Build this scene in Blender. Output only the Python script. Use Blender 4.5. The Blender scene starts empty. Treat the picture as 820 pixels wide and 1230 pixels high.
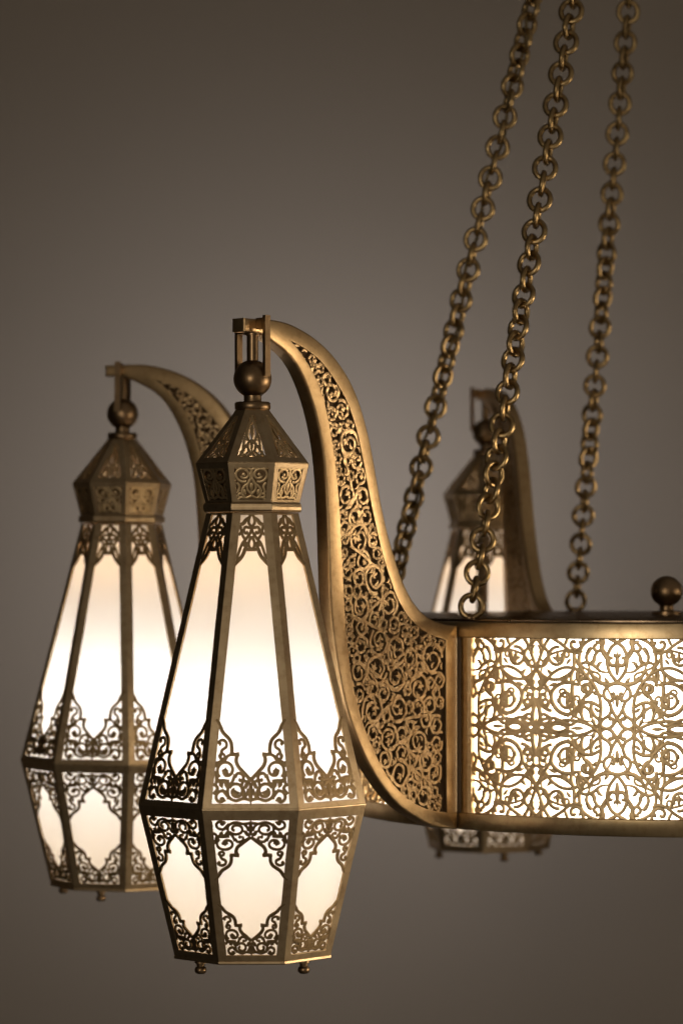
import bpy, bmesh, math, random
from mathutils import Vector, Matrix
PI = math.pi
R_ = math.radians
scene = bpy.context.scene
COL = scene.collection
MM = 0.001

# ------------------------------------------------------------------ materials
def new_mat(name):
    m = bpy.data.materials.new(name); m.use_nodes = True
    nt = m.node_tree
    for n in list(nt.nodes): nt.nodes.remove(n)
    out = nt.nodes.new('ShaderNodeOutputMaterial')
    return m, nt, out

def brass(name, light, dark, rough=0.36, brushed=0.06, scale=9.0, bevel=0.0, metallic=1.0):
    m, nt, out = new_mat(name)
    N, L = nt.nodes.new, nt.links.new
    p = N('ShaderNodeBsdfPrincipled'); L(p.outputs[0], out.inputs[0])
    p.inputs['Metallic'].default_value = metallic
    tc = N('ShaderNodeTexCoord')
    n1 = N('ShaderNodeTexNoise'); n1.inputs['Scale'].default_value = scale; n1.inputs['Detail'].default_value = 5
    n1.inputs['Roughness'].default_value = 0.62
    L(tc.outputs['Object'], n1.inputs['Vector'])
    cr = N('ShaderNodeValToRGB')
    cr.color_ramp.elements[0].position = 0.32; cr.color_ramp.elements[0].color = (*dark, 1)
    cr.color_ramp.elements[1].position = 0.66; cr.color_ramp.elements[1].color = (*light, 1)
    L(n1.outputs['Fac'], cr.inputs['Fac'])
    n4 = N('ShaderNodeTexNoise'); n4.inputs['Scale'].default_value = 95; n4.inputs['Detail'].default_value = 6; n4.inputs['Roughness'].default_value = 0.7
    L(tc.outputs['Object'], n4.inputs['Vector'])
    c4 = N('ShaderNodeValToRGB'); c4.color_ramp.elements[0].position = 0.34; c4.color_ramp.elements[0].color = (0.83, 0.79, 0.74, 1)
    c4.color_ramp.elements[1].position = 0.52; c4.color_ramp.elements[1].color = (1, 1, 1, 1)
    L(n4.outputs['Fac'], c4.inputs['Fac'])
    mm = N('ShaderNodeMix'); mm.data_type = 'RGBA'; mm.blend_type = 'MULTIPLY'; mm.inputs[0].default_value = 1.0
    L(cr.outputs[0], mm.inputs[6]); L(c4.outputs[0], mm.inputs[7]); L(mm.outputs[2], p.inputs['Base Color'])
    # fine brushed grain: noise stretched along the height of the piece
    mp = N('ShaderNodeMapping'); mp.inputs['Scale'].default_value = (900, 900, 22)
    L(tc.outputs['Object'], mp.inputs['Vector'])
    n2 = N('ShaderNodeTexNoise'); n2.inputs['Scale'].default_value = 1.0; n2.inputs['Detail'].default_value = 2
    L(mp.outputs[0], n2.inputs['Vector'])
    n3 = N('ShaderNodeTexNoise'); n3.inputs['Scale'].default_value = 60; n3.inputs['Detail'].default_value = 4
    L(tc.outputs['Object'], n3.inputs['Vector'])
    mr = N('ShaderNodeMapRange'); mr.inputs['To Min'].default_value = rough - 0.07; mr.inputs['To Max'].default_value = rough + 0.12
    L(n3.outputs['Fac'], mr.inputs['Value']); L(mr.outputs[0], p.inputs['Roughness'])
    ad = N('ShaderNodeMath'); ad.operation = 'ADD'
    L(n2.outputs['Fac'], ad.inputs[0]); L(n3.outputs['Fac'], ad.inputs[1])
    bp = N('ShaderNodeBump'); bp.inputs['Strength'].default_value = brushed; bp.inputs['Distance'].default_value = 0.001
    L(ad.outputs[0], bp.inputs['Height'])
    if name == 'lid_bronze': p.inputs['Specular Tint'].default_value = (0.35, 0.28, 0.2, 1)
    if bevel:
        bv = N('ShaderNodeBevel'); bv.samples = 4; bv.inputs['Radius'].default_value = bevel
        L(bv.outputs[0], bp.inputs['Normal'])
    L(bp.outputs[0], p.inputs['Normal'])
    return m

M = {}
M['frame'] = brass('antique_brass', (0.54, 0.41, 0.25), (0.39, 0.28, 0.16), 0.34, bevel=0.0009)
M['arm'] = brass('arm_brass', (0.55, 0.385, 0.205), (0.42, 0.285, 0.145), 0.37, bevel=0.0012)
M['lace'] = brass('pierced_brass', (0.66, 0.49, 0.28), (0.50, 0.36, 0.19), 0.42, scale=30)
M['tracery'] = brass('darkened_lace_brass', (0.33, 0.235, 0.125), (0.22, 0.15, 0.075), 0.42, scale=30)  # lace brass darkened in colour to offset the light it catches on lanterns
M['carved'] = brass('carved_brass', (0.66, 0.475, 0.27), (0.50, 0.345, 0.18), 0.46, scale=30)
M['rim'] = brass('rim_brass', (0.60, 0.45, 0.26), (0.47, 0.34, 0.18), 0.32, scale=7)
M['dark'] = brass('dark_bronze', (0.30, 0.205, 0.115), (0.20, 0.13, 0.07), 0.34)
M['lid'] = brass('lid_bronze', (0.20, 0.145, 0.095), (0.14, 0.10, 0.065), 0.26)
M['chain'] = brass('chain_brass', (0.50, 0.355, 0.17), (0.21, 0.14, 0.065), 0.29, scale=70)

def plain(name, col, rough=0.7, metallic=0.0):
    m, nt, out = new_mat(name)
    p = nt.nodes.new('ShaderNodeBsdfPrincipled'); nt.links.new(p.outputs[0], out.inputs[0])
    n = nt.nodes.new('ShaderNodeTexNoise'); n.inputs['Scale'].default_value = 40
    cr = nt.nodes.new('ShaderNodeValToRGB')
    cr.color_ramp.elements[0].color = (*[c * .8 for c in col], 1); cr.color_ramp.elements[1].color = (*[c * 1.15 for c in col], 1)
    nt.links.new(n.outputs['Fac'], cr.inputs[0]); nt.links.new(cr.outputs[0], p.inputs['Base Color'])
    p.inputs['Roughness'].default_value = rough; p.inputs['Metallic'].default_value = metallic
    p.inputs['Specular IOR Level'].default_value = 0.05
    return m
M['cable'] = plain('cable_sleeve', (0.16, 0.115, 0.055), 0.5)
M['hollow'] = plain('hollow_shade', (0.10, 0.06, 0.03), 0.9)  # dark colour put in for shade inside the arm and its seam

# frosted opal glass: lets the lamp behind it through, diffused
m, nt, out = new_mat('opal_glass')
tr = nt.nodes.new('ShaderNodeBsdfTranslucent'); tr.inputs[0].default_value = (0.94, 0.90, 0.82, 1)
df = nt.nodes.new('ShaderNodeBsdfDiffuse'); df.inputs[0].default_value = (0.85, 0.80, 0.70, 1)
mx = nt.nodes.new('ShaderNodeMixShader'); mx.inputs[0].default_value = 0.28
nz = nt.nodes.new('ShaderNodeTexNoise'); nz.inputs['Scale'].default_value = 12; nz.inputs['Detail'].default_value = 3
mr = nt.nodes.new('ShaderNodeMapRange'); mr.inputs['To Min'].default_value = 0.22; mr.inputs['To Max'].default_value = 0.34
nt.links.new(nz.outputs['Fac'], mr.inputs['Value']); nt.links.new(mr.outputs[0], mx.inputs[0])
nt.links.new(tr.outputs[0], mx.inputs[1]); nt.links.new(df.outputs[0], mx.inputs[2]); nt.links.new(mx.outputs[0], out.inputs[0])
M['glass'] = m
# lit diffuser drum (a lamp)
m, nt, out = new_mat('lit_diffuser')
em = nt.nodes.new('ShaderNodeEmission'); em.inputs[0].default_value = (1.0, 0.87, 0.68, 1); em.inputs[1].default_value = 6.0
nt.links.new(em.outputs[0], out.inputs[0])
M['diffuser'] = m
# plaster wall
m, nt, out = new_mat('wall_plaster')
p = nt.nodes.new('ShaderNodeBsdfPrincipled'); nt.links.new(p.outputs[0], out.inputs[0]); p.inputs['Roughness'].default_value = 0.9
n1 = nt.nodes.new('ShaderNodeTexNoise'); n1.inputs['Scale'].default_value = 1.3; n1.inputs['Detail'].default_value = 6
cr = nt.nodes.new('ShaderNodeValToRGB'); cr.color_ramp.elements[0].color = (0.266, 0.221, 0.169, 1); cr.color_ramp.elements[1].color = (0.294, 0.246, 0.189, 1)
nt.links.new(n1.outputs['Fac'], cr.inputs[0]); nt.links.new(cr.outputs[0], p.inputs['Base Color'])
n2 = nt.nodes.new('ShaderNodeTexNoise'); n2.inputs['Scale'].default_value = 120
bp = nt.nodes.new('ShaderNodeBump'); bp.inputs['Strength'].default_value = 0.1; bp.inputs['Distance'].default_value = 0.002
nt.links.new(n2.outputs['Fac'], bp.inputs['Height']); nt.links.new(bp.outputs[0], p.inputs['Normal'])
M['wall'] = m

# ------------------------------------------------------------------ mesh helpers (all lengths in millimetres)
class MB:
    def __init__(s): s.v = []; s.f = []
    def vert(s, p): s.v.append((p[0] * MM, p[1] * MM, p[2] * MM)); return len(s.v) - 1
    def face(s, *idx): s.f.append(tuple(idx))
    def rings(s, rings, closed=True, caps=False):
        """list of equal-length point rings -> quads; closed = each ring wraps"""
        base = [[s.vert(p) for p in r] for r in rings]
        n = len(base[0])
        for a, b in zip(base, base[1:]):
            for i in range(n if closed else n - 1):
                j = (i + 1) % n
                s.face(a[i], a[j], b[j], b[i])
        if caps:
            s.face(*base[0]); s.face(*base[-1])
        return base
    def lathe(s, prof, n=48, c=(0, 0), cap=True):
        rs = []
        for r, z in prof:
            r = max(r, 0.02)
            rs.append([(c[0] + r * math.cos(2 * PI * i / n), c[1] + r * math.sin(2 * PI * i / n), z) for i in range(n)])
        s.rings(rs, True, cap)
    def box(s, x0, x1, y0, y1, z0, z1):
        s.rings([[(x0, y0, z), (x1, y0, z), (x1, y1, z), (x0, y1, z)] for z in (z0, z1)], True, True)
    def build(s, name, mat, parent=None, smooth=None, off=(0, 0, 0)):
        me = bpy.data.meshes.new(name)
        bm = bmesh.new()
        vs = [bm.verts.new((p[0] + off[0] * MM, p[1] + off[1] * MM, p[2] + off[2] * MM)) for p in s.v]
        for f in s.f:
            try: bm.faces.new([vs[i] for i in f])
            except ValueError: pass
        bmesh.ops.recalc_face_normals(bm, faces=bm.faces)
        if smooth is not None:
            for f in bm.faces: f.smooth = True
            for e in bm.edges:
                if len(e.link_faces) == 2:
                    e.smooth = e.calc_face_angle(0) < R_(smooth)
        bm.to_mesh(me); bm.free()
        me.materials.append(mat)
        o = bpy.data.objects.new(name, me); COL.objects.link(o)
        if parent: o.parent = parent
        return o

def thing(name, label, cat, loc=(0, 0, 0), rz=0, group=None):
    o = bpy.data.objects.new(name, None); COL.objects.link(o)
    o.empty_display_size = 0.05
    o.location = [c * MM for c in loc]; o.rotation_euler = (0, 0, rz)
    o['label'] = label; o['category'] = cat
    if group: o['group'] = group
    return o

def copy_tree(o, parent=None):
    c = o.copy(); COL.objects.link(c)
    if parent: c.parent = parent
    for ch in list(o.children): copy_tree(ch, c)
    return c

def smooth_curve(pts, per=6, closed=False):
    """Catmull-Rom through 2-D points"""
    n = len(pts); out = []
    if n == 2 and not closed:
        return [tuple(a + (b - a) * k / per for a, b in zip(pts[0], pts[1])) for k in range(per + 1)]
    segs = n if closed else n - 1
    for i in range(segs):
        if closed: p0, p1, p2, p3 = (pts[(i + k) % n] for k in (-1, 0, 1, 2))
        else:
            p1, p2 = pts[i], pts[i + 1]
            p0 = pts[i - 1] if i else tuple(2 * a - b for a, b in zip(p1, p2))
            p3 = pts[i + 2] if i + 2 < n else tuple(2 * b - a for a, b in zip(p1, p2))
        for k in range(per):
            t = k / per; t2 = t * t; t3 = t2 * t
            out.append(tuple(0.5 * (2 * b + (c - a) * t + (2 * a - 5 * b + 4 * c - d) * t2 + (3 * b - a - 3 * c + d) * t3)
                             for a, b, c, d in zip(p0, p1, p2, p3)))
    if not closed: out.append(tuple(pts[-1]))
    return out

# a design is a list of (polyline, half-widths); polyline in design units
def S(pts, w, e0=1.0, e1=1.0, mid=1.0, per=6):
    q = smooth_curve(pts, per); n = len(q)
    ws = []
    for i in range(n):
        t = i / (n - 1)
        k = (e0 + (1 - e0) * min(1, t * 3)) if t < 0.5 else (e1 + (1 - e1) * min(1, (1 - t) * 3))
        ws.append(w * k * (1 + (mid - 1) * math.sin(PI * t)))
    return (q, ws)
def leaf(a, b, w, bend=0.0, n=9, sharp=0.12):
    dx, dy = b[0] - a[0], b[1] - a[1]
    q, ws = [], []
    for i in range(n):
        t = i / (n - 1); o = bend * math.sin(PI * t)
        q.append((a[0] + dx * t - dy * o, a[1] + dy * t + dx * o))
        ws.append(w * max(sharp, math.sin(PI * min(1, (t * 0.92 + 0.08)) ** 0.8)))
    ws[-1] = w * 0.08
    return (q, ws)
def spiral(c, r0, r1, a0, turns, w, n=None, e1=1.0, sx=1.0):
    n = n or max(14, int(abs(turns) * 26)); q, ws = [], []
    for i in range(n):
        t = i / (n - 1); a = a0 + turns * 2 * PI * t
        r = r0 + (r1 - r0) * (max(0, t - 0.25) / 0.75) ** 1.1
        q.append((c[0] + sx * r * math.cos(a), c[1] + r * math.sin(a))); ws.append(w * (1 + (e1 - 1) * t))
    return (q, ws)
def blob(c, r):
    return ([(c[0] - r + 2 * r * i / 8, c[1]) for i in range(9)], [r * max(0.1, math.sin(PI * (i + 0.35) / 8.7)) for i in range(9)])

_lvl = [0]
def ribbon(mb, q, ws, mp, t, crown=0.35, groove=False, scale_w=1.0, lifts=None):
    """one strap of the lace: solid strip with a crowned (or grooved) face; mp(a,b,c) -> 3-D"""
    _lvl[0] = (_lvl[0] + 1) % 23
    lift = 0.018 * _lvl[0]
    n = len(q); rings = []
    for i in range(n):
        a = q[max(0, i - 1)]; b = q[min(n - 1, i + 1)]
        dx, dy = b[0] - a[0], b[1] - a[1]; l = math.hypot(dx, dy) or 1
        nx, ny = -dy / l, dx / l; w = ws[i] * scale_w; x, y = q[i]
        def P(f, c): return mp(x + nx * w * f, y + ny * w * f, c)
        top = t + lift + (lifts[i] if lifts else 0)
        if groove:
            rings.append([P(-1, 0), P(-1, top * .80), P(-.62, top), P(-.12, top * .72), P(.12, top * .72), P(.62, top), P(1, top * .80), P(1, 0)])
        else:
            rings.append([P(-1, lift * .5), P(-1, top), P(0, top + crown * min(w, 2.5)), P(1, top), P(1, lift * .5)])
    mb.rings(rings, True, True)

# ------------------------------------------------------------------ pierced designs
# spandrel between window edge and ogee border: u to the left of the axis, v above the base (traced at 5.857 units per mm)
def spandrel():
    X, Y0 = 399, 625
    w = 9
    L = [
        S([(150, 40), (176, 84), (198, 132), (242, 176), (259, 215), (262, 262), (258, 284)], 11),
        S([(250, 281), (283, 285), (318, 281)], 11),
        S([(306, 280), (294, 322), (308, 366), (350, 412), (399, 462)], 11),
        S([(178, 305), (192, 255), (220, 232), (220, 200), (196, 184), (172, 196), (168, 214)], w, 1, .8), blob((176, 210), 13),
        spiral((192, 297), 19, 17, 0, 1.0, 8),
        S([(258, 284), (232, 296), (212, 320), (165, 340), (140, 368)], w),
        spiral((222, 398), 64, 20, 2.4, 1.05, w), leaf((222, 440), (216, 372), 17), leaf((190, 400), (240, 396), 12),
        S([(285, 420), (268, 470), (236, 515), (240, 575), (290, 604), (345, 590), (399, 600)], w),
        spiral((292, 540), 52, 18, 3.6, 1.1, w), leaf((262, 556), (325, 548), 15), leaf((292, 575), (290, 530), 12),
        spiral((188, 585), 50, 18, 0.2, -0.95, w), leaf((176, 590), (222, 606), 16),
        S([(285, 445), (304, 416), (338, 424), (345, 455), (318, 466)], w, 1, .7), blob((320, 462), 12),
        S([(148, 440), (172, 468), (208, 470), (246, 470)], w, .6, 1, 1.5), leaf((228, 470), (228, 525), 16), leaf((180, 475), (196, 518), 14),
        S([(128, 500), (150, 480), (150, 440), (138, 400)], w),
        S([(130, 560), (160, 520), (140, 490)], w), S([(232, 575), (205, 540), (190, 530)], w),
        S([(345, 590), (352, 545), (335, 505), (345, 455)], w),
        leaf((399, 490), (399, 640), 15), S([(399, 492), (376, 486), (362, 508), (345, 520)], w, 1, .5, 1.4),
        S([(399, 462), (372, 474), (348, 462)], w), leaf((150, 330), (138, 372), 10),
        S([(345, 590), (372, 560), (380, 520)], w, .6, .6),
    ]
    out = []
    for q, ws in L:
        q2 = []
        for x, y in q:
            hw = 281 - 0.1 * (Y0 - y)
            q2.append(((X - x) / hw, (Y0 - y) / 555.0))
        out.append((q2, ws))
    return out            # u in 0..1 of the window half width, v in 0..1 of the spandrel height, widths in 5.857 units per mm
SPAN = spandrel()
SPAN_L = [(q, [k * (1.0 if i < 3 else .92) for k in ws]) for i, (q, ws) in enumerate(SPAN) if i not in (6, 12, 13, 22, 24, 27, 28, 31, 34)]

def lambrequin():
    X, Y0 = 380, 105
    w = 9
    L = [
        S([(380, 96), (361, 132), (360, 166), (380, 194)], w), S([(366, 126), (340, 142), (322, 166), (298, 176)], w, 1, 1, 1.35), leaf((330, 152), (316, 186), 9),
        S([(380, 194), (360, 198), (338, 194), (324, 212), (332, 236), (350, 238)], w, 1, .9), blob((347, 233), 11),
        S([(380, 194), (373, 230), (352, 262), (334, 286), (316, 304), (300, 336), (284, 378), (268, 424)], w),
        S([(352, 260), (380, 268)], w), S([(380, 262), (361, 296), (360, 330), (380, 356)], w),
        S([(250, 460), (300, 412), (322, 376), (332, 346)], 12), S([(326, 348), (352, 353), (390, 353)], 11),
        S([(332, 350), (340, 318), (330, 288)], w, 1, .5, 1.3), leaf((318, 306), (326, 340), 9),
        S([(298, 176), (304, 214), (312, 248), (334, 286)], w), S([(285, 250), (300, 236), (306, 222)], w),
    ]
    out = []
    for q, ws in L:
        q2 = []
        for x, y in q:
            hw = 77 + 0.12 * (y - Y0)
            q2.append(((X - x) / hw, (y - Y0) / 340.0))
        out.append((q2, ws))
    return out            # v measured DOWN from the window top
LAMB = lambrequin()

def roof_lace():         # triangle: u in half width at that height, v 0 (base) .. 1 (apex)
    def c(x, y): return ((400 - x), (350 - y))
    L = [S([(400, 78), (388, 130), (368, 190), (378, 240), (400, 262)], 8), leaf((400, 140), (400, 235), 12),
         S([(400, 238), (374, 268), (384, 310), (400, 322)], 8), leaf((400, 255), (400, 318), 9),
         S([(374, 268), (350, 292), (330, 330), (308, 348)], 8), spiral((344, 320), 20, 8, 0.6, 0.8, 7), spiral((368, 225), 16, 6, 1, .9, 6),
         S([(400, 322), (372, 345), (340, 352)], 8), leaf((352, 262), (336, 300), 9), S([(384, 120), (372, 150), (364, 190)], 7),
         S([(366, 190), (348, 250), (350, 292)], 7), S([(384, 310), (360, 330), (344, 340)], 7)]
    return [([(c(x, y)) for x, y in q], ws) for q, ws in L]
ROOF = roof_lace()       # 5.125 units per mm
def crown_lace():        # rectangle ~ 170 x 185 units, axis x = 390, base y = 622
    L = [spiral((345, 475), 42, 14, 1.2, 1.25, 8), blob((347, 474), 12), S([(390, 480), (376, 520), (345, 545), (330, 580), (350, 612), (390, 600)], 8),
         S([(385, 440), (396, 480), (372, 520), (365, 560), (390, 590)], 8), leaf((390, 520), (390, 585), 13), leaf((345, 560), (352, 602), 11),
         S([(300, 430), (325, 438), (345, 433)], 8), S([(304, 520), (318, 545), (304, 580)], 8), spiral((318, 595), 16, 6, 0, .9, 7),
         S([(390, 445), (372, 436), (345, 433)], 8), S([(300, 622), (318, 610), (350, 612)], 7)]
    return [([(390 - x, 622 - y) for x, y in q], ws) for q, ws in L]
CROWN = crown_lace()

def drum_quarter():      # 4.8 units per mm; u right of the axis, v above mid-height
    w = 8.5
    L = [
        S([(388, 100), (428, 135), (450, 200), (436, 275), (388, 342)], w), S([(388, 100), (350, 78), (325, 52)], w),
        leaf((388, 300), (388, 140), 19), S([(388, 232), (418, 240), (440, 216), (432, 192), (414, 198)], 9, 1.2, .7), leaf((392, 190), (412, 165), 9),
        S([(436, 283), (490, 274), (530, 242), (575, 222), (610, 230), (620, 252)], w, .8, .8, 1.7), leaf((510, 255), (470, 215), 15, .2), leaf((560, 225), (520, 180), 16, -.2),
        S([(388, 342), (440, 352), (500, 340), (545, 296), (562, 250)], w, 1, .5, 1.3), leaf((440, 350), (470, 305), 14),
        S([(496, 640), (496, 570), (488, 500), (498, 430), (530, 360), (590, 292), (620, 240), (624, 180), (602, 120), (552, 84), (500, 68), (470, 52)], w),
        S([(388, 346), (430, 357), (466, 390), (466, 430), (436, 452), (406, 436), (410, 406)], w, 1, 1), blob((412, 408), 15),
        leaf((388, 492), (388, 400), 15), S([(466, 425), (490, 420), (520, 400), (548, 405)], w, 1, .4, 1.5), leaf((505, 415), (545, 400), 16),
        S([(440, 452), (424, 500), (440, 540), (480, 568), (488, 602), (456, 620), (416, 602), (412, 566), (434, 552)], w), blob((430, 562), 15),
        S([(424, 500), (404, 535), (388, 556), (372, 580)], w), S([(388, 558), (408, 590), (440, 622)], w),
        S([(496, 650), (540, 610), (600, 585), (690, 572), (760, 580), (812, 600), (840, 640)], w), S([(640, 575), (680, 600), (740, 578), (800, 560), (870, 575), (906, 600)], w),
        leaf((600, 620), (690, 620), 15), S([(690, 620), (740, 598), (790, 600), (812, 622)], w), 
        S([(490, 490), (550, 462), (610, 470), (650, 510), (700, 538), (762, 516), (802, 460), (802, 400), (752, 356), (690, 345), (640, 356)], w, 1, 1, 1.25),
        spiral((704, 442), 56, 22, 2.6, -0.9, w), leaf((704, 490), (704, 412), 14), leaf((672, 455), (712, 445), 11), blob((722, 432), 13),
        S([(640, 312), (668, 360), (668, 430), (646, 492)], 11, .3, .3, 1.5), leaf((570, 340), (580, 440), 18, .25), leaf((590, 470), (600, 545), 16, -.2),
        S([(530, 362), (556, 400), (590, 430), (610, 470)], w), S([(548, 560), (560, 510), (610, 480)], w, 1, .6), leaf((545, 560), (520, 610), 16),
        S([(600, 286), (660, 258), (730, 256), (800, 292), (850, 350), (906, 392)], w), S([(655, 262), (700, 300), (760, 326), (830, 322), (880, 290), (906, 262)], w),
        spiral((764, 190), 60, 30, 4.5, 0.9, w), leaf((764, 225), (764, 150), 17), leaf((740, 205), (790, 205), 11), blob((742, 196), 12), blob((786, 196), 12),
        S([(604, 150), (640, 164), (690, 150), (742, 110), (800, 76), (840, 48)], w), S([(596, 52), (606, 118), (640, 146), (674, 130), (674, 100), (650, 94)], w), blob((654, 100), 13),
        S([(656, 162), (660, 252), (676, 300), (676, 345)], w), leaf((690, 300), (740, 345), 16), leaf((545, 130), (585, 165), 17),
        S([(800, 50), (850, 120), (884, 200), (906, 262)], w), S([(906, 80), (868, 120), (830, 160), (826, 205)], w), leaf((870, 120), (850, 60), 16, .2), leaf((840, 240), (880, 200), 15),
        S([(906, 262), (870, 330), (820, 400), (806, 450)], w), S([(802, 520), (850, 500), (880, 460), (870, 420), (840, 424)], w), blob((846, 430), 14),
        S([(906, 440), (884, 520), (882, 580), (906, 640)], 11), leaf((906, 640), (906, 560), 16), S([(880, 545), (850, 540), (800, 565)], w, 1, .6),
        leaf((770, 350), (830, 370), 15), leaf((620, 250), (650, 205), 13), leaf((800, 300), (838, 262), 15), leaf((500, 340), (520, 300), 13),
        leaf((480, 70), (500, 135), 17, .25), leaf((455, 165), (500, 120), 13), S([(450, 200), (480, 150), (480, 100), (500, 68)], w, 1, 1, 1.2),
        S([(388, 100), (430, 80), (470, 52)], w),
        S([(620, 250), (640, 300), (625, 350), (640, 356)], w), S([(560, 250), (575, 300), (620, 330), (640, 312)], w, .6, 1), leaf((600, 292), (612, 372), 15, -.2),
        S([(646, 492), (620, 520), (600, 572)], w), leaf((640, 470), (600, 440), 13), S([(646, 440), (672, 470), (690, 500)], w, .5, 1), leaf((745, 470), (770, 440), 12),
        S([(496, 570), (530, 540), (550, 500), (545, 464)], w), leaf((500, 520), (535, 490), 14), S([(562, 250), (580, 190), (560, 150), (545, 130)], w, .6, 1), leaf((600, 120), (630, 90), 12),
        S([(826, 205), (850, 240), (884, 250), (906, 262)], w), S([(800, 560), (830, 590), (870, 600), (906, 622)], w), leaf((830, 470), (860, 510), 14), leaf((860, 350), (840, 300), 13),
        S([(690, 345), (720, 330), (760, 326)], w), S([(700, 140), (720, 165), (715, 190)], w, 1, .6), leaf((680, 200), (712, 240), 13), leaf((890, 330), (870, 380), 12), S([(812, 622), (850, 610), (884, 580)], w), leaf((720, 120), (690, 60), 14), S([(700, 538), (690, 553)], w), spiral((583, 383), 32, 13, 2.2, 1.1, w), leaf((583, 395), (588, 350), 10), spiral((512, 128), 30, 12, -1.2, -1.1, w), S([(512, 158), (530, 190), (540, 242)], w), S([(600, 470), (640, 520), (650, 560)], w, .6, 1), spiral((850, 470), 26, 10, 1.0, 1.1, w),
    ]
    return [([((x - 388) / 4.8, (620 - y) / 4.8) for x, y in q], [(k if max(ws) < 12 else k * .62) / 3.8 for k in ws]) for q, ws in L]
DRUMQ = drum_quarter()
def _more():
    rng = random.Random(4); out = []
    def ok(p): return 1.5 < p[0] < 106.5 and 1.5 < p[1] < 111
    def put(q, w): out.append((q, [w * .8 * (0.5 + .5 * min(1, 4 * i / len(q), 4 * (len(q) - 1 - i) / len(q) + .15)) for i in range(len(q))]))
    # fine tendrils: long arcs across the cell, ending in small curls
    for x0, y0, x1, y1, bend, curl in ((4, 30, 44, 62, .22, 1), (60, 108, 26, 70, .2, 1), (102, 60, 70, 98, -.24, 1), (30, 8, 66, 44, -.25, -1),
                                       (78, 4, 58, 34, .3, 1), (90, 20, 104, 44, -.2, 1)):
        dx, dy = x1 - x0, y1 - y0; l = math.hypot(dx, dy); q = []
        for i in range(16):
            t = i / 15; o = bend * math.sin(PI * t)
            q.append((x0 + dx * t - dy * o, y0 + dy * t + dx * o))
        a = math.atan2(q[-1][1] - q[-2][1], q[-1][0] - q[-2][0])
        x, y = q[-1]
        for i in range(12):
            a += curl * (.28 + .035 * i); st = 2.3 - .10 * i
            x += st * math.cos(a); y += st * math.sin(a); q.append((x, y))
        put(q, 2.1)
    return out
DRUMQ += _more()

def fill_gaps(D, inside, box, gap, size, w, rng, tries=5000, lvl=None):
    """small leaves laid wherever the stems leave too wide a hole"""
    cell = gap; H = {}
    def put(q):
        for p in q: H.setdefault((int(p[0] // cell), int(p[1] // cell)), []).append(p)
    def near(p):
        cx, cy = int(p[0] // cell), int(p[1] // cell); b = 1e9
        for i in (-1, 0, 1):
            for j in (-1, 0, 1):
                for q in H.get((cx + i, cy + j), ()): b = min(b, math.hypot(p[0] - q[0], p[1] - q[1]))
        return b
    for e in D: put(e[0])
    out = []
    for _ in range(tries):
        p = (rng.uniform(box[0], box[1]), rng.uniform(box[2], box[3]))
        if not inside(p) or near(p) < gap: continue
        best = None
        for k in range(8):               # lie along the hole
            a = k * PI / 4 + rng.uniform(-.2, .2)
            q = (p[0] + size * math.cos(a), p[1] + size * math.sin(a))
            sc = min(near(q), 6) if inside(q) else -1
            if best is None or sc > best[0]: best = (sc, a)
        a = best[1]; L = size
        e = leaf((p[0] - L * .55 * math.cos(a), p[1] - L * .55 * math.sin(a)), (p[0] + L * .8 * math.cos(a), p[1] + L * .8 * math.sin(a)), w, rng.choice((-.3, .3)), 7)
        out.append(e); put(e[0])
    return out

# ------------------------------------------------------------------ layout of the chandelier (millimetres, eye height = 0)
CX, CY = 454.0, 4041.0
ARM_AZ0 = R_(225.5)                  # the arm nearest the camera
RD = 444.0                           # drum radius
LAN_R = 800.0                        # lantern axis

chand = thing('chandelier', 'round antique brass chandelier drum with backlit pierced scrollwork and curved carved arms', 'chandelier', (CX, CY, -335))
BASE = -335.0
def cb(mb, name, mat, parent=chand, smooth=None): return mb.build(name, mat, parent, smooth, (0, 0, -BASE))

# drum: rims, lid, bottom, diffuser
mb = MB(); mb.lathe([(RD - 9, -66), (RD - 2, -64), (RD - .6, -64.6), (RD, -66), (RD, -83), (RD - 1.2, -84.4), (RD - 9, -84.4), (RD - 9, -66)], 180, cap=False)
cb(mb, 'upper_rim', M['rim'], smooth=40)
mb = MB(); mb.lathe([(RD - 9, -309), (RD - 1.2, -309), (RD, -310.2), (RD, -329.5), (RD - 1.2, -331), (RD - 9, -331), (RD - 9, -309)], 180, cap=False)
cb(mb, 'lower_rim', M['rim'], smooth=40)
mb = MB(); mb.lathe([(6, -60.2), (RD - 14, -60.2), (RD - 10, -61), (RD - 10, -63), (RD - 7, -65.2), (RD - 14, -66.6), (6, -66.6)], 180)
lid = cb(mb, 'lid', M['lid'], smooth=40)
mb = MB(); mb.lathe([(6, -322), (RD - 10, -322), (RD - 10, -328), (6, -328)], 120)
cb(mb, 'bottom_plate', M['dark'], smooth=40)
mb = MB(); mb.lathe([(400, -68), (400, -321)], 120, cap=False)
cb(mb, 'lit_diffuser', M['diffuser'], smooth=40)
# knob on the lid
mb = MB()
mb.lathe([(21, -60), (21, -55.5), (19.5, -54.5), (10.5, -54), (9.5, -50), (10.5, -46)] +
         [(22.5 * math.cos(a), -27 + 21.5 * math.sin(a)) for a in [R_(-62 + i * 152 / 18) for i in range(19)]], 40)
cb(mb, 'knob', M['dark'], smooth=50)

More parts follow.
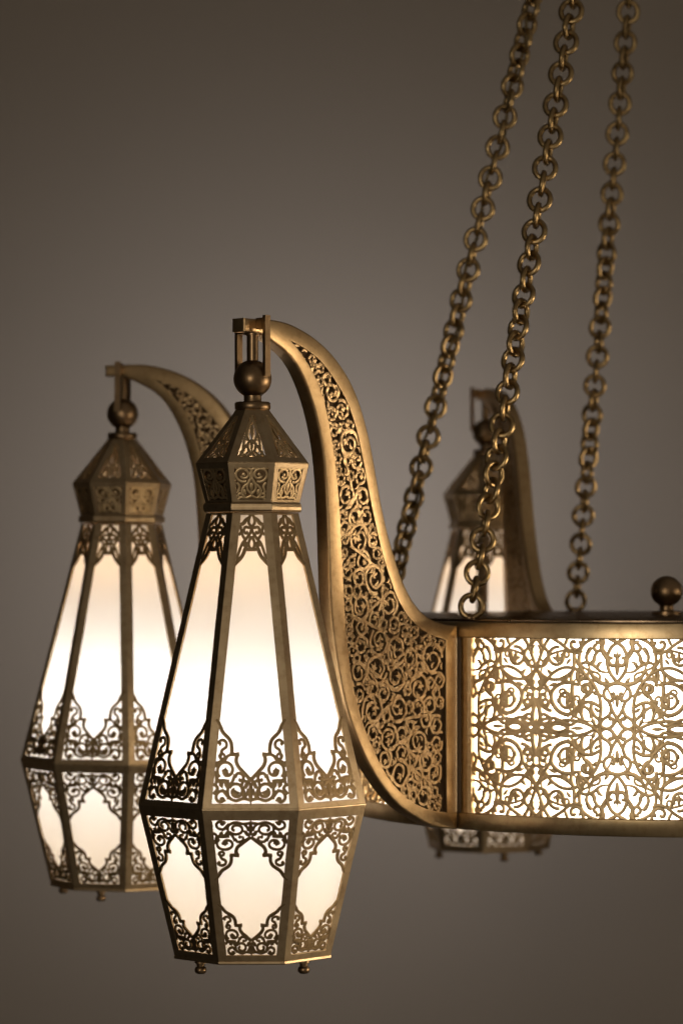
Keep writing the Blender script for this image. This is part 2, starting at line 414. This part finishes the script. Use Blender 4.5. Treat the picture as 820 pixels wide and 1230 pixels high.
# posts either side of each arm and the pierced panels between them
def cyl(u, v, c, az): 
    a = az + u / RD; r = RD - 10 + c
    return (r * math.cos(a), r * math.sin(a), v)
def make_panel():
    mb = MB(); UM = 204.0
    for mir_v in (1, -1):
        for cell in range(-2, 2):
            for q, ws in DRUMQ:
                pts = []
                for u, v in q:
                    uu = u if cell % 2 == 0 else 108.0 - u
                    pts.append((uu + cell * 108.0, v * mir_v))
                run, rw = [], []
                for p, wd in list(zip(pts, ws)) + [(None, 0)]:
                    if p is not None and abs(p[0]) < UM and abs(p[1]) < 115.5:
                        run.append(p); rw.append(wd)
                    else:
                        if len(run) > 2:
                            ribbon(mb, run, rw, lambda a, b, c: cyl(a, b - 196.7, c, 0), 3.0, 0.32)
                        run, rw = [], []
            for q, ws in DRUMQ:          # other half of the same cell (mirror image)
                pass
    return mb
DRUMQ += fill_gaps(DRUMQ, lambda p: 2 < p[0] < 106 and 2 < p[1] < 110, (0, 108, 0, 113), 6.6, 8.0, 1.9, random.Random(3), 3000)
panel0 = cb(make_panel(), 'pierced_panel', M['lace'], smooth=50)
posts = []
for sgn in (-1, 1):
    mb = MB()
    u0, u1 = 203.0 * sgn, (233.0 - 12.9) * sgn
    rs = []
    for i in range(4):
        u = u0 + (u1 - u0) * i / 3; c = 8.6 - (1.2 if i in (0, 3) else 0)
        rs.append([cyl(u, -84.2, 0, 0), cyl(u, -84.2, c, 0), cyl(u, -309.2, c, 0), cyl(u, -309.2, 0, 0)])
    mb.rings(rs, True, True)
    posts.append(cb(mb, 'panel_frame', M['rim']))
for k in range(6):
    for src in [panel0] + posts:
        o = src if k == 0 else src.copy()
        if k: COL.objects.link(o)
        o.rotation_euler = (0, 0, ARM_AZ0 + R_(30 + 60 * k))

# ------------------------------------------------------------------ arm
top_c = [(824, 303.2), (798, 303.3), (778.9, 303.7), (764.9, 303), (748, 300.5), (728.2, 295), (702.4, 284.6), (673.4, 266.6), (647.5, 242), (629.4, 215.5), (614.5, 182), (603.5, 148), (594.5, 112), (586.5, 82), (575.4, 48), (560, 12), (549.6, -9.5), (532.7, -33.5), (514.1, -50), (494.7, -60.4), (468.7, -67), (446.2, -69)]
bot_c = [(446.2, -330.9), (472.4, -328.1), (498.6, -321.9), (524.2, -311.1), (549.6, -298.0), (571.8, -281.6), (592, -261.5), (612.3, -237), (628, -212), (641.5, -186), (653.5, -157), (665, -114), (674, -66), (678.2, -23.5), (680.2, 20), (682.8, 73), (686.2, 115), (690.3, 146), (697, 174), (706, 200.5), (718.2, 226), (732, 247), (746, 260.5), (760, 269.5), (776.7, 277.8), (787.9, 282.6), (799, 286.4), (824, 287)]
hole_a = [(746.9, 280.5), (732.4, 275.8), (714.6, 269), (695.2, 258.2), (675.6, 241.5), (650, 212), (633.5, 180), (624.0, 152.0), (617, 128), (608, 93), (597, 57), (585, 22), (572, -7), (555.7, -37), (532.7, -61), (501.7, -78.5), (468.7, -87)]
hole_b = [(466.4, -308.2), (498.6, -303.1), (531.1, -291.2), (558.7, -273.2), (583, -249), (602.5, -221.2), (618.5, -193), (630.5, -165), (639.7, -136), (647.5, -96), (652.8, -52.4), (656.2, -7.2), (659.4, 43), (662.6, 80), (666.4, 114), (672, 147), (679.3, 178), (688.5, 208), (700, 231.5), (712.5, 248.5), (725, 262), (735, 271.5)]
OUT = smooth_curve(top_c, 4) + smooth_curve(bot_c, 4)
HOLE = smooth_curve(hole_a, 3) + smooth_curve(hole_b + [hole_a[0]], 3)[:-1]
def offset(loop, d):
    n = len(loop); out = []
    area = sum(loop[i][0] * loop[(i + 1) % n][1] - loop[(i + 1) % n][0] * loop[i][1] for i in range(n))
    sg = 1 if area > 0 else -1
    for i in range(n):
        a, b = loop[i - 1], loop[(i + 1) % n]
        dx, dy = b[0] - a[0], b[1] - a[1]; l = math.hypot(dx, dy) or 1
        out.append((loop[i][0] + sg * dy / l * d, loop[i][1] - sg * dx / l * d))
    return out
TH = 11.0
arm_bm = bmesh.new()
OUTI = offset(OUT, -2.4)
prof = [(OUTI, TH), (offset(OUT, -.9), TH - .6), (offset(OUT, -.15), TH - 1.8), (OUT, TH - 3.2)]
allr = prof + [(l, -t) for l, t in reversed(prof)]
vr = [[arm_bm.verts.new((x * MM, t * MM, (z - BASE) * MM)) for x, z in l] for l, t in allr]
n = len(OUT)
for a, b in zip(vr, vr[1:]):
    for i in range(n):
        j = (i + 1) % n
        arm_bm.faces.new((a[i], a[j], b[j], b[i]))
for side, ring in ((1, vr[0]), (-1, vr[-1])):
    h0 = [arm_bm.verts.new((x * MM, side * TH * MM, (z - BASE) * MM)) for x, z in HOLE]
    h1 = [arm_bm.verts.new((x * MM, side * 5.6 * MM, (z - BASE) * MM)) for x, z in HOLE]
    m_ = len(HOLE); es = []
    for i in range(m_):
        j = (i + 1) % m_
        f = arm_bm.faces.new((h0[i], h0[j], h1[j], h1[i]))
        es.append(arm_bm.edges.get((h0[i], h0[j])))
    es += [arm_bm.edges.get((ring[i], ring[(i + 1) % n])) for i in range(n)]
    bmesh.ops.triangle_fill(arm_bm, use_beauty=True, use_dissolve=False, edges=es, normal=(0, side, 0))
bmesh.ops.recalc_face_normals(arm_bm, faces=arm_bm.faces)
for f in arm_bm.faces: f.smooth = True
for e in arm_bm.edges:
    if len(e.link_faces) == 2: e.smooth = e.calc_face_angle(0) < R_(38)
me = bpy.data.meshes.new('arm'); arm_bm.to_mesh(me); arm_bm.free(); me.materials.append(M['arm'])
arm0 = bpy.data.objects.new('arm', me); COL.objects.link(arm0); arm0.parent = chand
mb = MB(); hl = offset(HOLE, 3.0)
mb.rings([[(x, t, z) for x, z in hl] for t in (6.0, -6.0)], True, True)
cb(mb, 'shade_plate', M['hollow'], arm0)  # solid dark plate in place of the arm's shaded inside

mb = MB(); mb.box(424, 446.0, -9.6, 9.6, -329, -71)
cb(mb, 'dark_seam_fill', M['hollow'], arm0)  # added dark block: hides the diffuser glow and darkens the gap by the arm
# carved vine scroll: circles packed into the opening, each one a scroll with leaves
def pip(p, poly):
    c = False; n = len(poly)
    for i in range(n):
        a, b = poly[i], poly[i - 1]
        if (a[1] > p[1]) != (b[1] > p[1]) and p[0] < (b[0] - a[0]) * (p[1] - a[1]) / (b[1] - a[1]) + a[0]: c = not c
    return c
def dist(p, poly):
    best = 1e9; n = len(poly)
    for i in range(n):
        a, b = poly[i - 1], poly[i]
        dx, dy = b[0] - a[0], b[1] - a[1]; l2 = dx * dx + dy * dy or 1
        t = max(0, min(1, ((p[0] - a[0]) * dx + (p[1] - a[1]) * dy) / l2))
        best = min(best, math.hypot(p[0] - a[0] - dx * t, p[1] - a[1] - dy * t))
    return best
def vine(poly, seed=11):
    """woven vine: loops that overlap and pass over and under each other, each ending in a curl with leaves"""
    rng = random.Random(seed)
    poly = poly[::2]
    xs = [p[0] for p in poly]; ys = [p[1] for p in poly]
    circ = []
    for rmax, k, n in ((20, .93, 6000), (13, .84, 7000), (8.5, .80, 6000)):
        for _ in range(n):
            p = (rng.uniform(min(xs), max(xs)), rng.uniform(min(ys), max(ys)))
            if not pip(p, poly): continue
            d = dist(p, poly); r = min(d * .97, rmax * rng.uniform(.8, 1.0))
            if r < 5.5 or (rmax > 20 and r < 13): continue
            if all(math.hypot(p[0] - q[0], p[1] - q[1]) > k * (r + s_) for q, s_ in circ):
                circ.append((p, r))
    D = []; W = 1.9
    for k, (p, r) in enumerate(circ):
        a0 = rng.uniform(0, 2 * PI); hand = rng.choice((-1, 1)); el = rng.uniform(.88, 1.0)
        tn = 1.0 + (.42 if r > 13 else .25) + rng.uniform(-.1, .15)
        def at(f, a): return (p[0] + r * f * math.cos(a), p[1] + r * f * math.sin(a))
        sp = spiral(p, r, r * (.36 if r > 13 else .42), a0, hand * tn, W, int(26 * tn) + 14, .8, el)
        D.append((sp[0], sp[1], 'o', rng.uniform(0, 6), rng.choice((5, 7, 9))))
        ae = a0 + hand * tn * 2 * PI; tip = sp[0][-1]; la = ae + hand * 1.9
        for dl, ln, ww in (((0, .50, 1.9), (.95, .42, 1.7), (-.95, .42, 1.7)) if r > 10 else ((.2, .5, 1.5),)):
            D.append(leaf(tip, (tip[0] + r * ln * math.cos(la + dl), tip[1] + r * ln * math.sin(la + dl)), ww, .15, 8) + ('l',))
        for j in range(3 if r > 13 else 1):
            a = a0 + hand * (1.0 + j * 1.75 + rng.uniform(-.4, .4)); side_ = rng.choice((-1, 1))
            e = leaf(at(.98, a), at(.98 - side_ * .40, a + hand * .62), 1.9, -hand * side_ * .28, 8)
            if all(pip(z, poly) for z in e[0]): D.append(e + ('l',))
    # a stem runs along the opening from one scroll to the next
    big = sorted([c for c in circ if c[1] > 12], key=lambda c: c[0][1])
    for a, b in zip(big, big[1:]):
        if math.hypot(a[0][0] - b[0][0], a[0][1] - b[0][1]) > 75: continue
        dx, dy = b[0][0] - a[0][0], b[0][1] - a[0][1]; l = math.hypot(dx, dy); nx, ny = -dy / l, dx / l; sg = rng.choice((-1, 1))
        pts = [(a[0][0] + nx * a[1] * sg, a[0][1] + ny * a[1] * sg), (a[0][0] + dx * .33 + nx * 5 * sg, a[0][1] + dy * .33 + ny * 5 * sg),
               (a[0][0] + dx * .66 - nx * 5 * sg, a[0][1] + dy * .66 - ny * 5 * sg), (b[0][0] - nx * b[1] * sg, b[0][1] - ny * b[1] * sg)]
        q, ws = S(pts, W, .7, .7, 1, 7)
        if all(pip(z, poly) and dist(z, poly) > 1.2 for z in q): D.append((q, ws, 'o', rng.uniform(0, 6), 5))
    D += [e + ('l',) for e in fill_gaps(D, lambda z: pip(z, poly) and dist(z, poly) > 1.8, (min(xs), max(xs), min(ys), max(ys)), 4.2, 6.5, 1.8, rng, 9000)]
    return D
DV = vine(HOLE)
for side in (1, -1):
    mb = MB()
    for e in DV:
        q, ws = e[0], e[1]
        if e[2] == 'o':                  # stems rise and dip as they weave
            n_ = len(q); bump = [.55 * math.sin(e[3] + e[4] * 2 * PI * i / n_) for i in range(n_)]
            ribbon(mb, q, ws, lambda a, b, c: (a, side * (6.0 + c), b), 3.8, .12, lifts=bump)
        else:
            ribbon(mb, q, ws, lambda a, b, c: (a, side * (6.0 + c), b), 3.1, .18)
    cb(mb, 'carved_vine', M['carved'], arm0, smooth=60)
for k in range(6):
    o = arm0 if k == 0 else copy_tree(arm0, chand)
    o.rotation_euler = (0, 0, ARM_AZ0 - R_(60 * k))

# ------------------------------------------------------------------ lantern
LB = -474.0
C8, S8 = math.cos(PI / 8), math.sin(PI / 8)
class Facet:
    """a plane of an eight-sided section: a = across, b = up the slope from the lower edge, c = outward"""
    def __init__(s, R0, h0, R1, h1, k):
        s.az = k * PI / 4
        a0, a1 = R0 * C8, R1 * C8
        s.L = math.hypot(a1 - a0, h1 - h0)
        s.up = ((a1 - a0) / s.L, (h1 - h0) / s.L)
        s.w0, s.w1, s.a0, s.h0 = R0 * S8, R1 * S8, a0, h0
        nr, nz = s.up[1], -s.up[0]
        if nr < 0: nr, nz = -nr, -nz
        s.nr, s.nz = nr, nz
    def hw(s, b): return s.w0 + (s.w1 - s.w0) * b / s.L
    def P(s, a, b, c):
        r = s.a0 + s.up[0] * b + s.nr * c; z = s.h0 + s.up[1] * b + s.nz * c
        ca, sa = math.cos(s.az), math.sin(s.az)
        return (r * ca - a * sa, r * sa + a * ca, z)
def facet_frame(mb, F, side, bot, top, t=2.6):
    """rim of sheet metal round the window of a facet; returns the window's half width at height b"""
    wb0, wb1 = F.hw(bot) - side, F.hw(F.L - top) - side
    o = [(-F.w0, 0), (F.w0, 0), (F.w1, F.L), (-F.w1, F.L)]
    w = [(-wb0, bot), (wb0, bot), (wb1, F.L - top), (-wb1, F.L - top)]
    k = t * math.tan(PI / 8)
    oi = [(a - math.copysign(k, a), b) for a, b in o]
    mb.rings([[F.P(a, b, -t) for a, b in oi], [F.P(a, b, 0) for a, b in o], [F.P(a, b, 0) for a, b in w], [F.P(a, b, -t) for a, b in w], [F.P(a, b, -t) for a, b in oi]])
    return lambda b: wb0 + (wb1 - wb0) * (b - bot) / (F.L - top - bot)
def lay(mb, F, design, fn, wscale, t=1.7, crown=.28):
    for q, ws in design:
        for s in (-1, 1):
            q2 = [(s * a, b) for a, b in (fn(u, v) for u, v in q)]
            ribbon(mb, q2, ws, lambda a, b, c: F.P(a, b, c - 2.1), t, crown, scale_w=wscale)

lan0 = thing('lantern', '', 'lantern', (LAN_R, 0, LB))
def lb(mb, name, mat, parent=lan0, smooth=None): return mb.build(name, mat, parent, smooth, (0, 0, -LB))
fr = MB()
UP = (145.0, -273.5, 59.5, 70.0); LO = (100.0, -456.5, 145.0, -276.5)
RF = (72.8, 129.5, 21.0, 195.0); CRN = (60.5, 82.5, 72.8, 128.6)
panels, panes = [], []
for k in range(8):
    # tall upper facets
    F = Facet(*UP, k); win = facet_frame(fr, F, 10.0, 6.0, 2.0)
    mb = MB(); H = 94.0
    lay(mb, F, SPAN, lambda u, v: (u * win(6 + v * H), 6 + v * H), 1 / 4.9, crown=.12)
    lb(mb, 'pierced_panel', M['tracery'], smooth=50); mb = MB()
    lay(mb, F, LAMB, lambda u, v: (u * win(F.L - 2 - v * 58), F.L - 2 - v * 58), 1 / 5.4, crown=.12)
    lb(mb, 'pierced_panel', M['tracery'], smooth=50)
    g = MB(); g.rings([[F.P(-F.w0 + 3, 3, -4.2), F.P(F.w0 - 3, 3, -4.2)], [F.P(-F.w1 + 3, F.L - 1, -4.2), F.P(F.w1 - 3, F.L - 1, -4.2)]], False)
    lb(g, 'glass_pane', M['glass'])
    # lower facets
    F2 = Facet(*LO, k); win2 = facet_frame(fr, F2, 10.0, 8.5, 11.0)
    mb = MB(); HT, HB = 69.0, 60.0
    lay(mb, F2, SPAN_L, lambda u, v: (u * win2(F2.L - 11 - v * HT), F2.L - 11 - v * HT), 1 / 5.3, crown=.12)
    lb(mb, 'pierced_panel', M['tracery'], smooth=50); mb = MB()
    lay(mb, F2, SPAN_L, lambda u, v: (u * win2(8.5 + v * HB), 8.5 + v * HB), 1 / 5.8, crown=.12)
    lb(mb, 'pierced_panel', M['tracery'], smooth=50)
    g = MB(); g.rings([[F2.P(-F2.w0 + 3, 3, -4.2), F2.P(F2.w0 - 3, 3, -4.2)], [F2.P(-F2.w1 + 3, F2.L - 3, -4.2), F2.P(F2.w1 - 3, F2.L - 3, -4.2)]], False)
    lb(g, 'glass_pane', M['glass'])
lb(fr, 'body_frame', M['frame'])
rf = MB()
for k in range(8):
    F = Facet(*RF, k); win = facet_frame(rf, F, 8.5, 8.0, 10.0, 2.0)
    mb = MB(); sc = (F.L - 18) / 272.0
    lay(mb, F, ROOF, lambda u, v: (max(-1.1, min(1.1, u / (98 - .335 * v))) * win(8 + v * sc), 8 + v * sc), 1 / 5.6, 1.5)
    lb(mb, 'roof_lace', M['lace'], smooth=50); mb = MB()
    F = Facet(*CRN, k); win = facet_frame(rf, F, 7.0, 3.0, 6.0, 2.0)
    s2 = (F.L - 9.0) / 190.0
    lay(mb, F, CROWN, lambda u, v: (u / 92 * win(3 + v * s2), 3 + v * s2), 1 / 5.4, 1.5)
    lb(mb, 'roof_lace', M['lace'], smooth=50)
lb(rf, 'roof', M['frame'])
mb = MB(); mb.rings([[(r * math.cos(PI / 8 + i * PI / 4), r * math.sin(PI / 8 + i * PI / 4), z) for i in range(8)] for r, z in ((56.5, 82.6), (68.6, 128))])
lb(mb, 'crown_liner', M['dark'])
def octo(mb, prof):
    mb.rings([[(r * math.cos(PI / 8 + i * PI / 4), r * math.sin(PI / 8 + i * PI / 4), z) for i in range(8)] for r, z in prof])
mb = MB(); octo(mb, [(56, 82.4), (61.5, 82.4), (63.0, 80.5), (63.4, 77), (63.0, 73.6), (61.5, 71.6), (56, 71.4), (56, 82.4)])
lb(mb, 'collar', M['frame'])
mb = MB(); octo(mb, [(138, -273.4), (144.9, -273.4), (145.5, -274.2), (145.6, -275.0), (145.5, -275.8), (144.9, -276.6), (138, -276.6), (138, -273.4)])
lb(mb, 'waist_band', M['frame'])
mb = MB(); octo(mb, [(1, -455.5), (96.5, -455.5), (101, -455.8), (101, -458.5), (99.5, -459.5), (1, -459.5)])
lb(mb, 'bottom_plate', M['frame'])
for k in range(4):
    mb = MB(); a = k * PI / 2
    mb.lathe([(7, -459), (7, -461.5), (5, -462), (4.6, -465.5), (6.2, -466.5), (7.2, -469), (6.8, -472.0), (4.6, -474.0), (1, -474.4)], 20, (86 * math.cos(a), 86 * math.sin(a)))
    lb(mb, 'foot', M['dark'], smooth=50)
mb = MB()
mb.lathe([(3, 194), (20, 194.2), (21.5, 195.5), (21.5, 202.5), (20, 204), (11, 204), (10.6, 206), (10.6, 212)] +
         [(23 * math.cos(a), 232 + 23 * math.sin(a)) for a in [R_(-62 + i * 148 / 18) for i in range(19)]] , 40)
lb(mb, 'ball_finial', M['dark'], smooth=50)
mb = MB(); mb.lathe([(7, 252), (7, 284), (9.5, 284.3), (9.5, 286.4), (1, 286.4)], 24)
lb(mb, 'stem', M['dark'], smooth=50)
mb = MB()
for s in (-1, 1):
    y0, y1 = sorted((s * 22.0, s * 26.5))
    mb.box(-4.4, 4.4, y0, y1, 234, 307.0 if s > 0 else 291.0)
    mb.lathe([(1, 0), (5, 0), (5, 1)], 4)  if False else None
    mb.box(-5, 5, min(s * 11.2, s * 21.8), max(s * 11.2, s * 21.8), *((290.5, 304.0) if s > 0 else (286, 290.8)))
    mb.box(-3, 3, min(s * 17, s * 21.9), max(s * 17, s * 21.9), 236, 242)
lb(mb, 'yoke', M['dark'])
mb = MB(); mb.lathe([(1, 66), (28, 66), (28, 68), (1, 68)], 24); mb.lathe([(14, 30), (16, 31), (16, 66), (14, 66)], 24)
lb(mb, 'light_baffle', M['dark'], smooth=40)  # unseen disc and sleeve added to hold bulb light back from the roof
for en, col_, zz, rad in ((1.3, (1.0, 0.95, 0.95), -212, .04), (0.17, (1.0, 0.65, 0.37), 8, .015), (0.25, (1.0, 0.72, 0.45), -395, .03)):  # one bulb; both small warm lights are added to tint the glass ends
    ld = bpy.data.lights.new('lantern_bulb_fill', 'POINT'); ld.energy = en; ld.color = col_; ld.shadow_soft_size = rad
    lo = bpy.data.objects.new('lantern_bulb_fill', ld); COL.objects.link(lo); lo.parent = lan0; lo.location = (0, 0, (zz - LB) * MM)
LABELS = ['large brass lantern in sharp focus hanging in front from the nearest arm',
          'softly blurred brass lantern at the far left, hanging from the left arm',
          'blurred rear brass lantern seen behind the middle chain, half hidden by the drum',
          'lit brass lantern on the rear right arm beyond the knob',
          'lit brass lantern on the right arm behind the drum edge',
          'lit brass lantern on the front right arm nearest the viewer']
for k in range(6):
    o = lan0 if k == 0 else copy_tree(lan0)
    az = ARM_AZ0 - R_(60 * k)
    o.location = ((CX + LAN_R * math.cos(az)) * MM, (CY + LAN_R * math.sin(az)) * MM, LB * MM)
    o.rotation_euler = (R_((0, .35, -.3, .3, 0, -.3)[k]), R_((.1, -.3, .3, 0, .3, 0)[k]), az + R_((0, 1.2, -1.5, .8, 0, 1)[k]))
    hang = Vector((0, 0, (290 - LB) * MM)); o.location += hang - o.rotation_euler.to_matrix() @ hang      # swings from the arm, not from its foot
    o['label'] = LABELS[k]; o['category'] = 'lantern'; o['group'] = 'brass lanterns hanging from the chandelier arms'

# ------------------------------------------------------------------ chains
link_me = None
def link_mesh():
    mb = MB(); rs = []
    for i in range(32):
        a = 2 * PI * i / 32
        c = Vector((14.0 * math.cos(a), 0, 14.9 * math.sin(a)))
        d = Vector((math.cos(a), 0, math.sin(a)))
        rs.append([tuple(c + d * 3.8 * math.cos(t) + Vector((0, 3.8 * math.sin(t), 0))) for t in [2 * PI * j / 12 for j in range(12)]])
    rs.append(rs[0])
    mb.rings(rs)
    return mb
def chain(name, label, p0, p1, seed, tw0, tws, cable=False):
    """links from the lid (p0) up towards p1; each link turned a quarter against the last, with a slow twist"""
    global link_me
    t = thing(name, label, 'chain', p0, 0, 'chains that hold up the drum')
    d = Vector(p1) - Vector(p0); L = d.length; d.normalize()
    rng = random.Random(seed)
    q0 = Vector((0, 0, 1)).rotation_difference(d)
    n = int(L / 22.2); ph = tw0
    for i in range(n):
        if link_me is None:
            o = link_mesh().build('link', M['chain'], t, 60); link_me = o.data
        else:
            o = bpy.data.objects.new('link', link_me); COL.objects.link(o); o.parent = t
        o.location = d * ((15 + i * 22.2) * MM)
        ph += tws(i) + rng.uniform(-.2, .2)
        sw = q0 @ Vector((0, 0, 1))
        from_z = Matrix.Rotation(ph + (i % 2) * PI / 2, 4, 'Z') @ Matrix.Rotation(rng.uniform(-.10, .10), 4, 'Y')
        o.rotation_mode = 'QUATERNION'; o.rotation_quaternion = q0 @ from_z.to_quaternion()
    if cable:
        w_ = MB(); rs = []; m_ = 90
        ux, uy = q0 @ Vector((1, 0, 0)), q0 @ Vector((0, 1, 0))
        for i in range(m_ + 1):
            f = i / m_; c = d * (6 + f * (L - 20)) + ux * (4.2 * math.sin(f * 47) + 2 * math.sin(f * 19)) + uy * (4.0 * math.cos(f * 53 + 1))
            rs.append([tuple(c + ux * 2.3 * math.cos(a) + uy * 2.3 * math.sin(a)) for a in [2 * PI * j / 10 for j in range(10)]])
        w_.rings(rs, True, True); w_.build('power_cable', M['cable'], t, 60)
    e = MB()                               # eyelet screwed to the lid
    e.lathe([(7, -2.5), (7, 0.5), (4, 1.5), (3.2, 4), (1, 5)], 20)
    e.build('eyelet', M['dark'], t, 50)
    return t
def line_pts(x0, y0, x1, y1, az_deg, rb, rt):
    pass
def ray(x, y, Y): return ((x - 410) / 3470 * Y, Y, (687 - y) / 3470 * Y)
chain('hanging_chain', 'nearest brass chain rising from the lid beside the front arm', (166, 3748, -59), ray(703, -90, 3905), 1, 0.1, lambda i: .20 if 5 < i < 12 else 0.0)
chain('hanging_chain', 'left brass chain coming up from behind the curved front arm', (64, 4142, -59), ray(661, -90, 4080), 2, 0.5, lambda i: .22 if 8 < i < 16 else 0.01, True)
chain('hanging_chain', 'rear right brass chain, blurred, standing just left of the knob', (357, 4428, -59), ray(763, -90, 4215), 3, 0.3, lambda i: .10 if 6 < i < 26 else -0.04)

# ------------------------------------------------------------------ wall
mb = MB(); mb.box(-4200, 4600, 6000, 6100, -2600, 3600)
w = mb.build('wall', M['wall']); w['kind'] = 'structure'; w['label'] = 'plain taupe plaster wall behind the chandelier'

# ------------------------------------------------------------------ added lights and world
def area(name, loc, target, size, energy, col, sy=None, spread=180):
    l = bpy.data.lights.new(name, 'AREA'); l.energy = energy; l.color = col; l.size = size * MM
    l.spread = R_(spread)
    if sy: l.shape = 'RECTANGLE'; l.size_y = sy * MM
    o = bpy.data.objects.new(name, l); COL.objects.link(o)
    o.location = [c * MM for c in loc]
    o.rotation_euler = (Vector(target) - Vector(loc)).to_track_quat('-Z', 'Y').to_euler()
    return o
sp = bpy.data.lights.new('wall_glow_fill', 'SPOT'); sp.energy = 14.6; sp.color = (0.87, 0.88, 0.99); sp.spot_size = R_(170); sp.spot_blend = 0.6; sp.shadow_soft_size = 0.05  # added spot without a fitting, makes the pale pool on the wall
so = bpy.data.objects.new('wall_glow_fill', sp); COL.objects.link(so); so.location = (-0.04, 5.36, 0.02)
so.rotation_euler = (Vector((-0.04, 6.0, 0.02)) - Vector(so.location)).to_track_quat('-Z', 'Y').to_euler()
area('front_fill', (-850, 50, 160), (300, 3600, -50), 650, 3.2, (1.0, 0.88, 0.72), spread=70)  # added soft light with no fitting, for highlights on front-facing brass
area('side_fill', (2100, 3480, -300), (200, 3600, -200), 1000, 6.2, (1.0, 0.81, 0.58), 560, 60)  # added light from no real source, brightens brass that faces right
# the unlit room around: dim, brighter towards the front and right than to the left
wd = bpy.data.worlds.new('World'); scene.world = wd; wd.use_nodes = True
nt = wd.node_tree; bg = nt.nodes['Background']
tc = nt.nodes.new('ShaderNodeTexCoord'); vm = nt.nodes.new('ShaderNodeVectorMath'); vm.operation = 'DOT_PRODUCT'
vm.inputs[1].default_value = (0.72, -0.60, 0.35)
nt.links.new(tc.outputs['Generated'], vm.inputs[0])
mr = nt.nodes.new('ShaderNodeMapRange'); mr.interpolation_type = 'SMOOTHSTEP'
mr.inputs['From Min'].default_value = -0.55; mr.inputs['From Max'].default_value = 0.95
mr.inputs['To Min'].default_value = 0.012; mr.inputs['To Max'].default_value = 0.145
nt.links.new(vm.outputs['Value'], mr.inputs['Value']); nt.links.new(mr.outputs[0], bg.inputs[1])
bg.inputs[0].default_value = (1.0, 0.84, 0.66, 1)

# ------------------------------------------------------------------ camera
cam = bpy.data.cameras.new('camera'); co = bpy.data.objects.new('camera', cam); COL.objects.link(co)
co.location = (0, 0, 0); co.rotation_euler = (PI / 2, 0, 0)
cam.sensor_fit = 'VERTICAL'; cam.sensor_height = 36; cam.lens = 3470 / 1230 * 36
cam.shift_y = 72 / 1230
cam.clip_start = 0.05; cam.clip_end = 60
cam.dof.use_dof = True; cam.dof.focus_distance = 3.48; cam.dof.aperture_fstop = 4.2
scene.camera = co
scene.view_settings.view_transform = 'Standard'; scene.view_settings.look = 'None'
scene.view_settings.exposure = 0; scene.view_settings.gamma = 1
cy = scene.cycles
cy.use_denoising = True; cy.max_bounces = 7; cy.diffuse_bounces = 4; cy.glossy_bounces = 4; cy.transmission_bounces = 4
cy.caustics_reflective = False; cy.caustics_refractive = False; cy.sample_clamp_indirect = 25
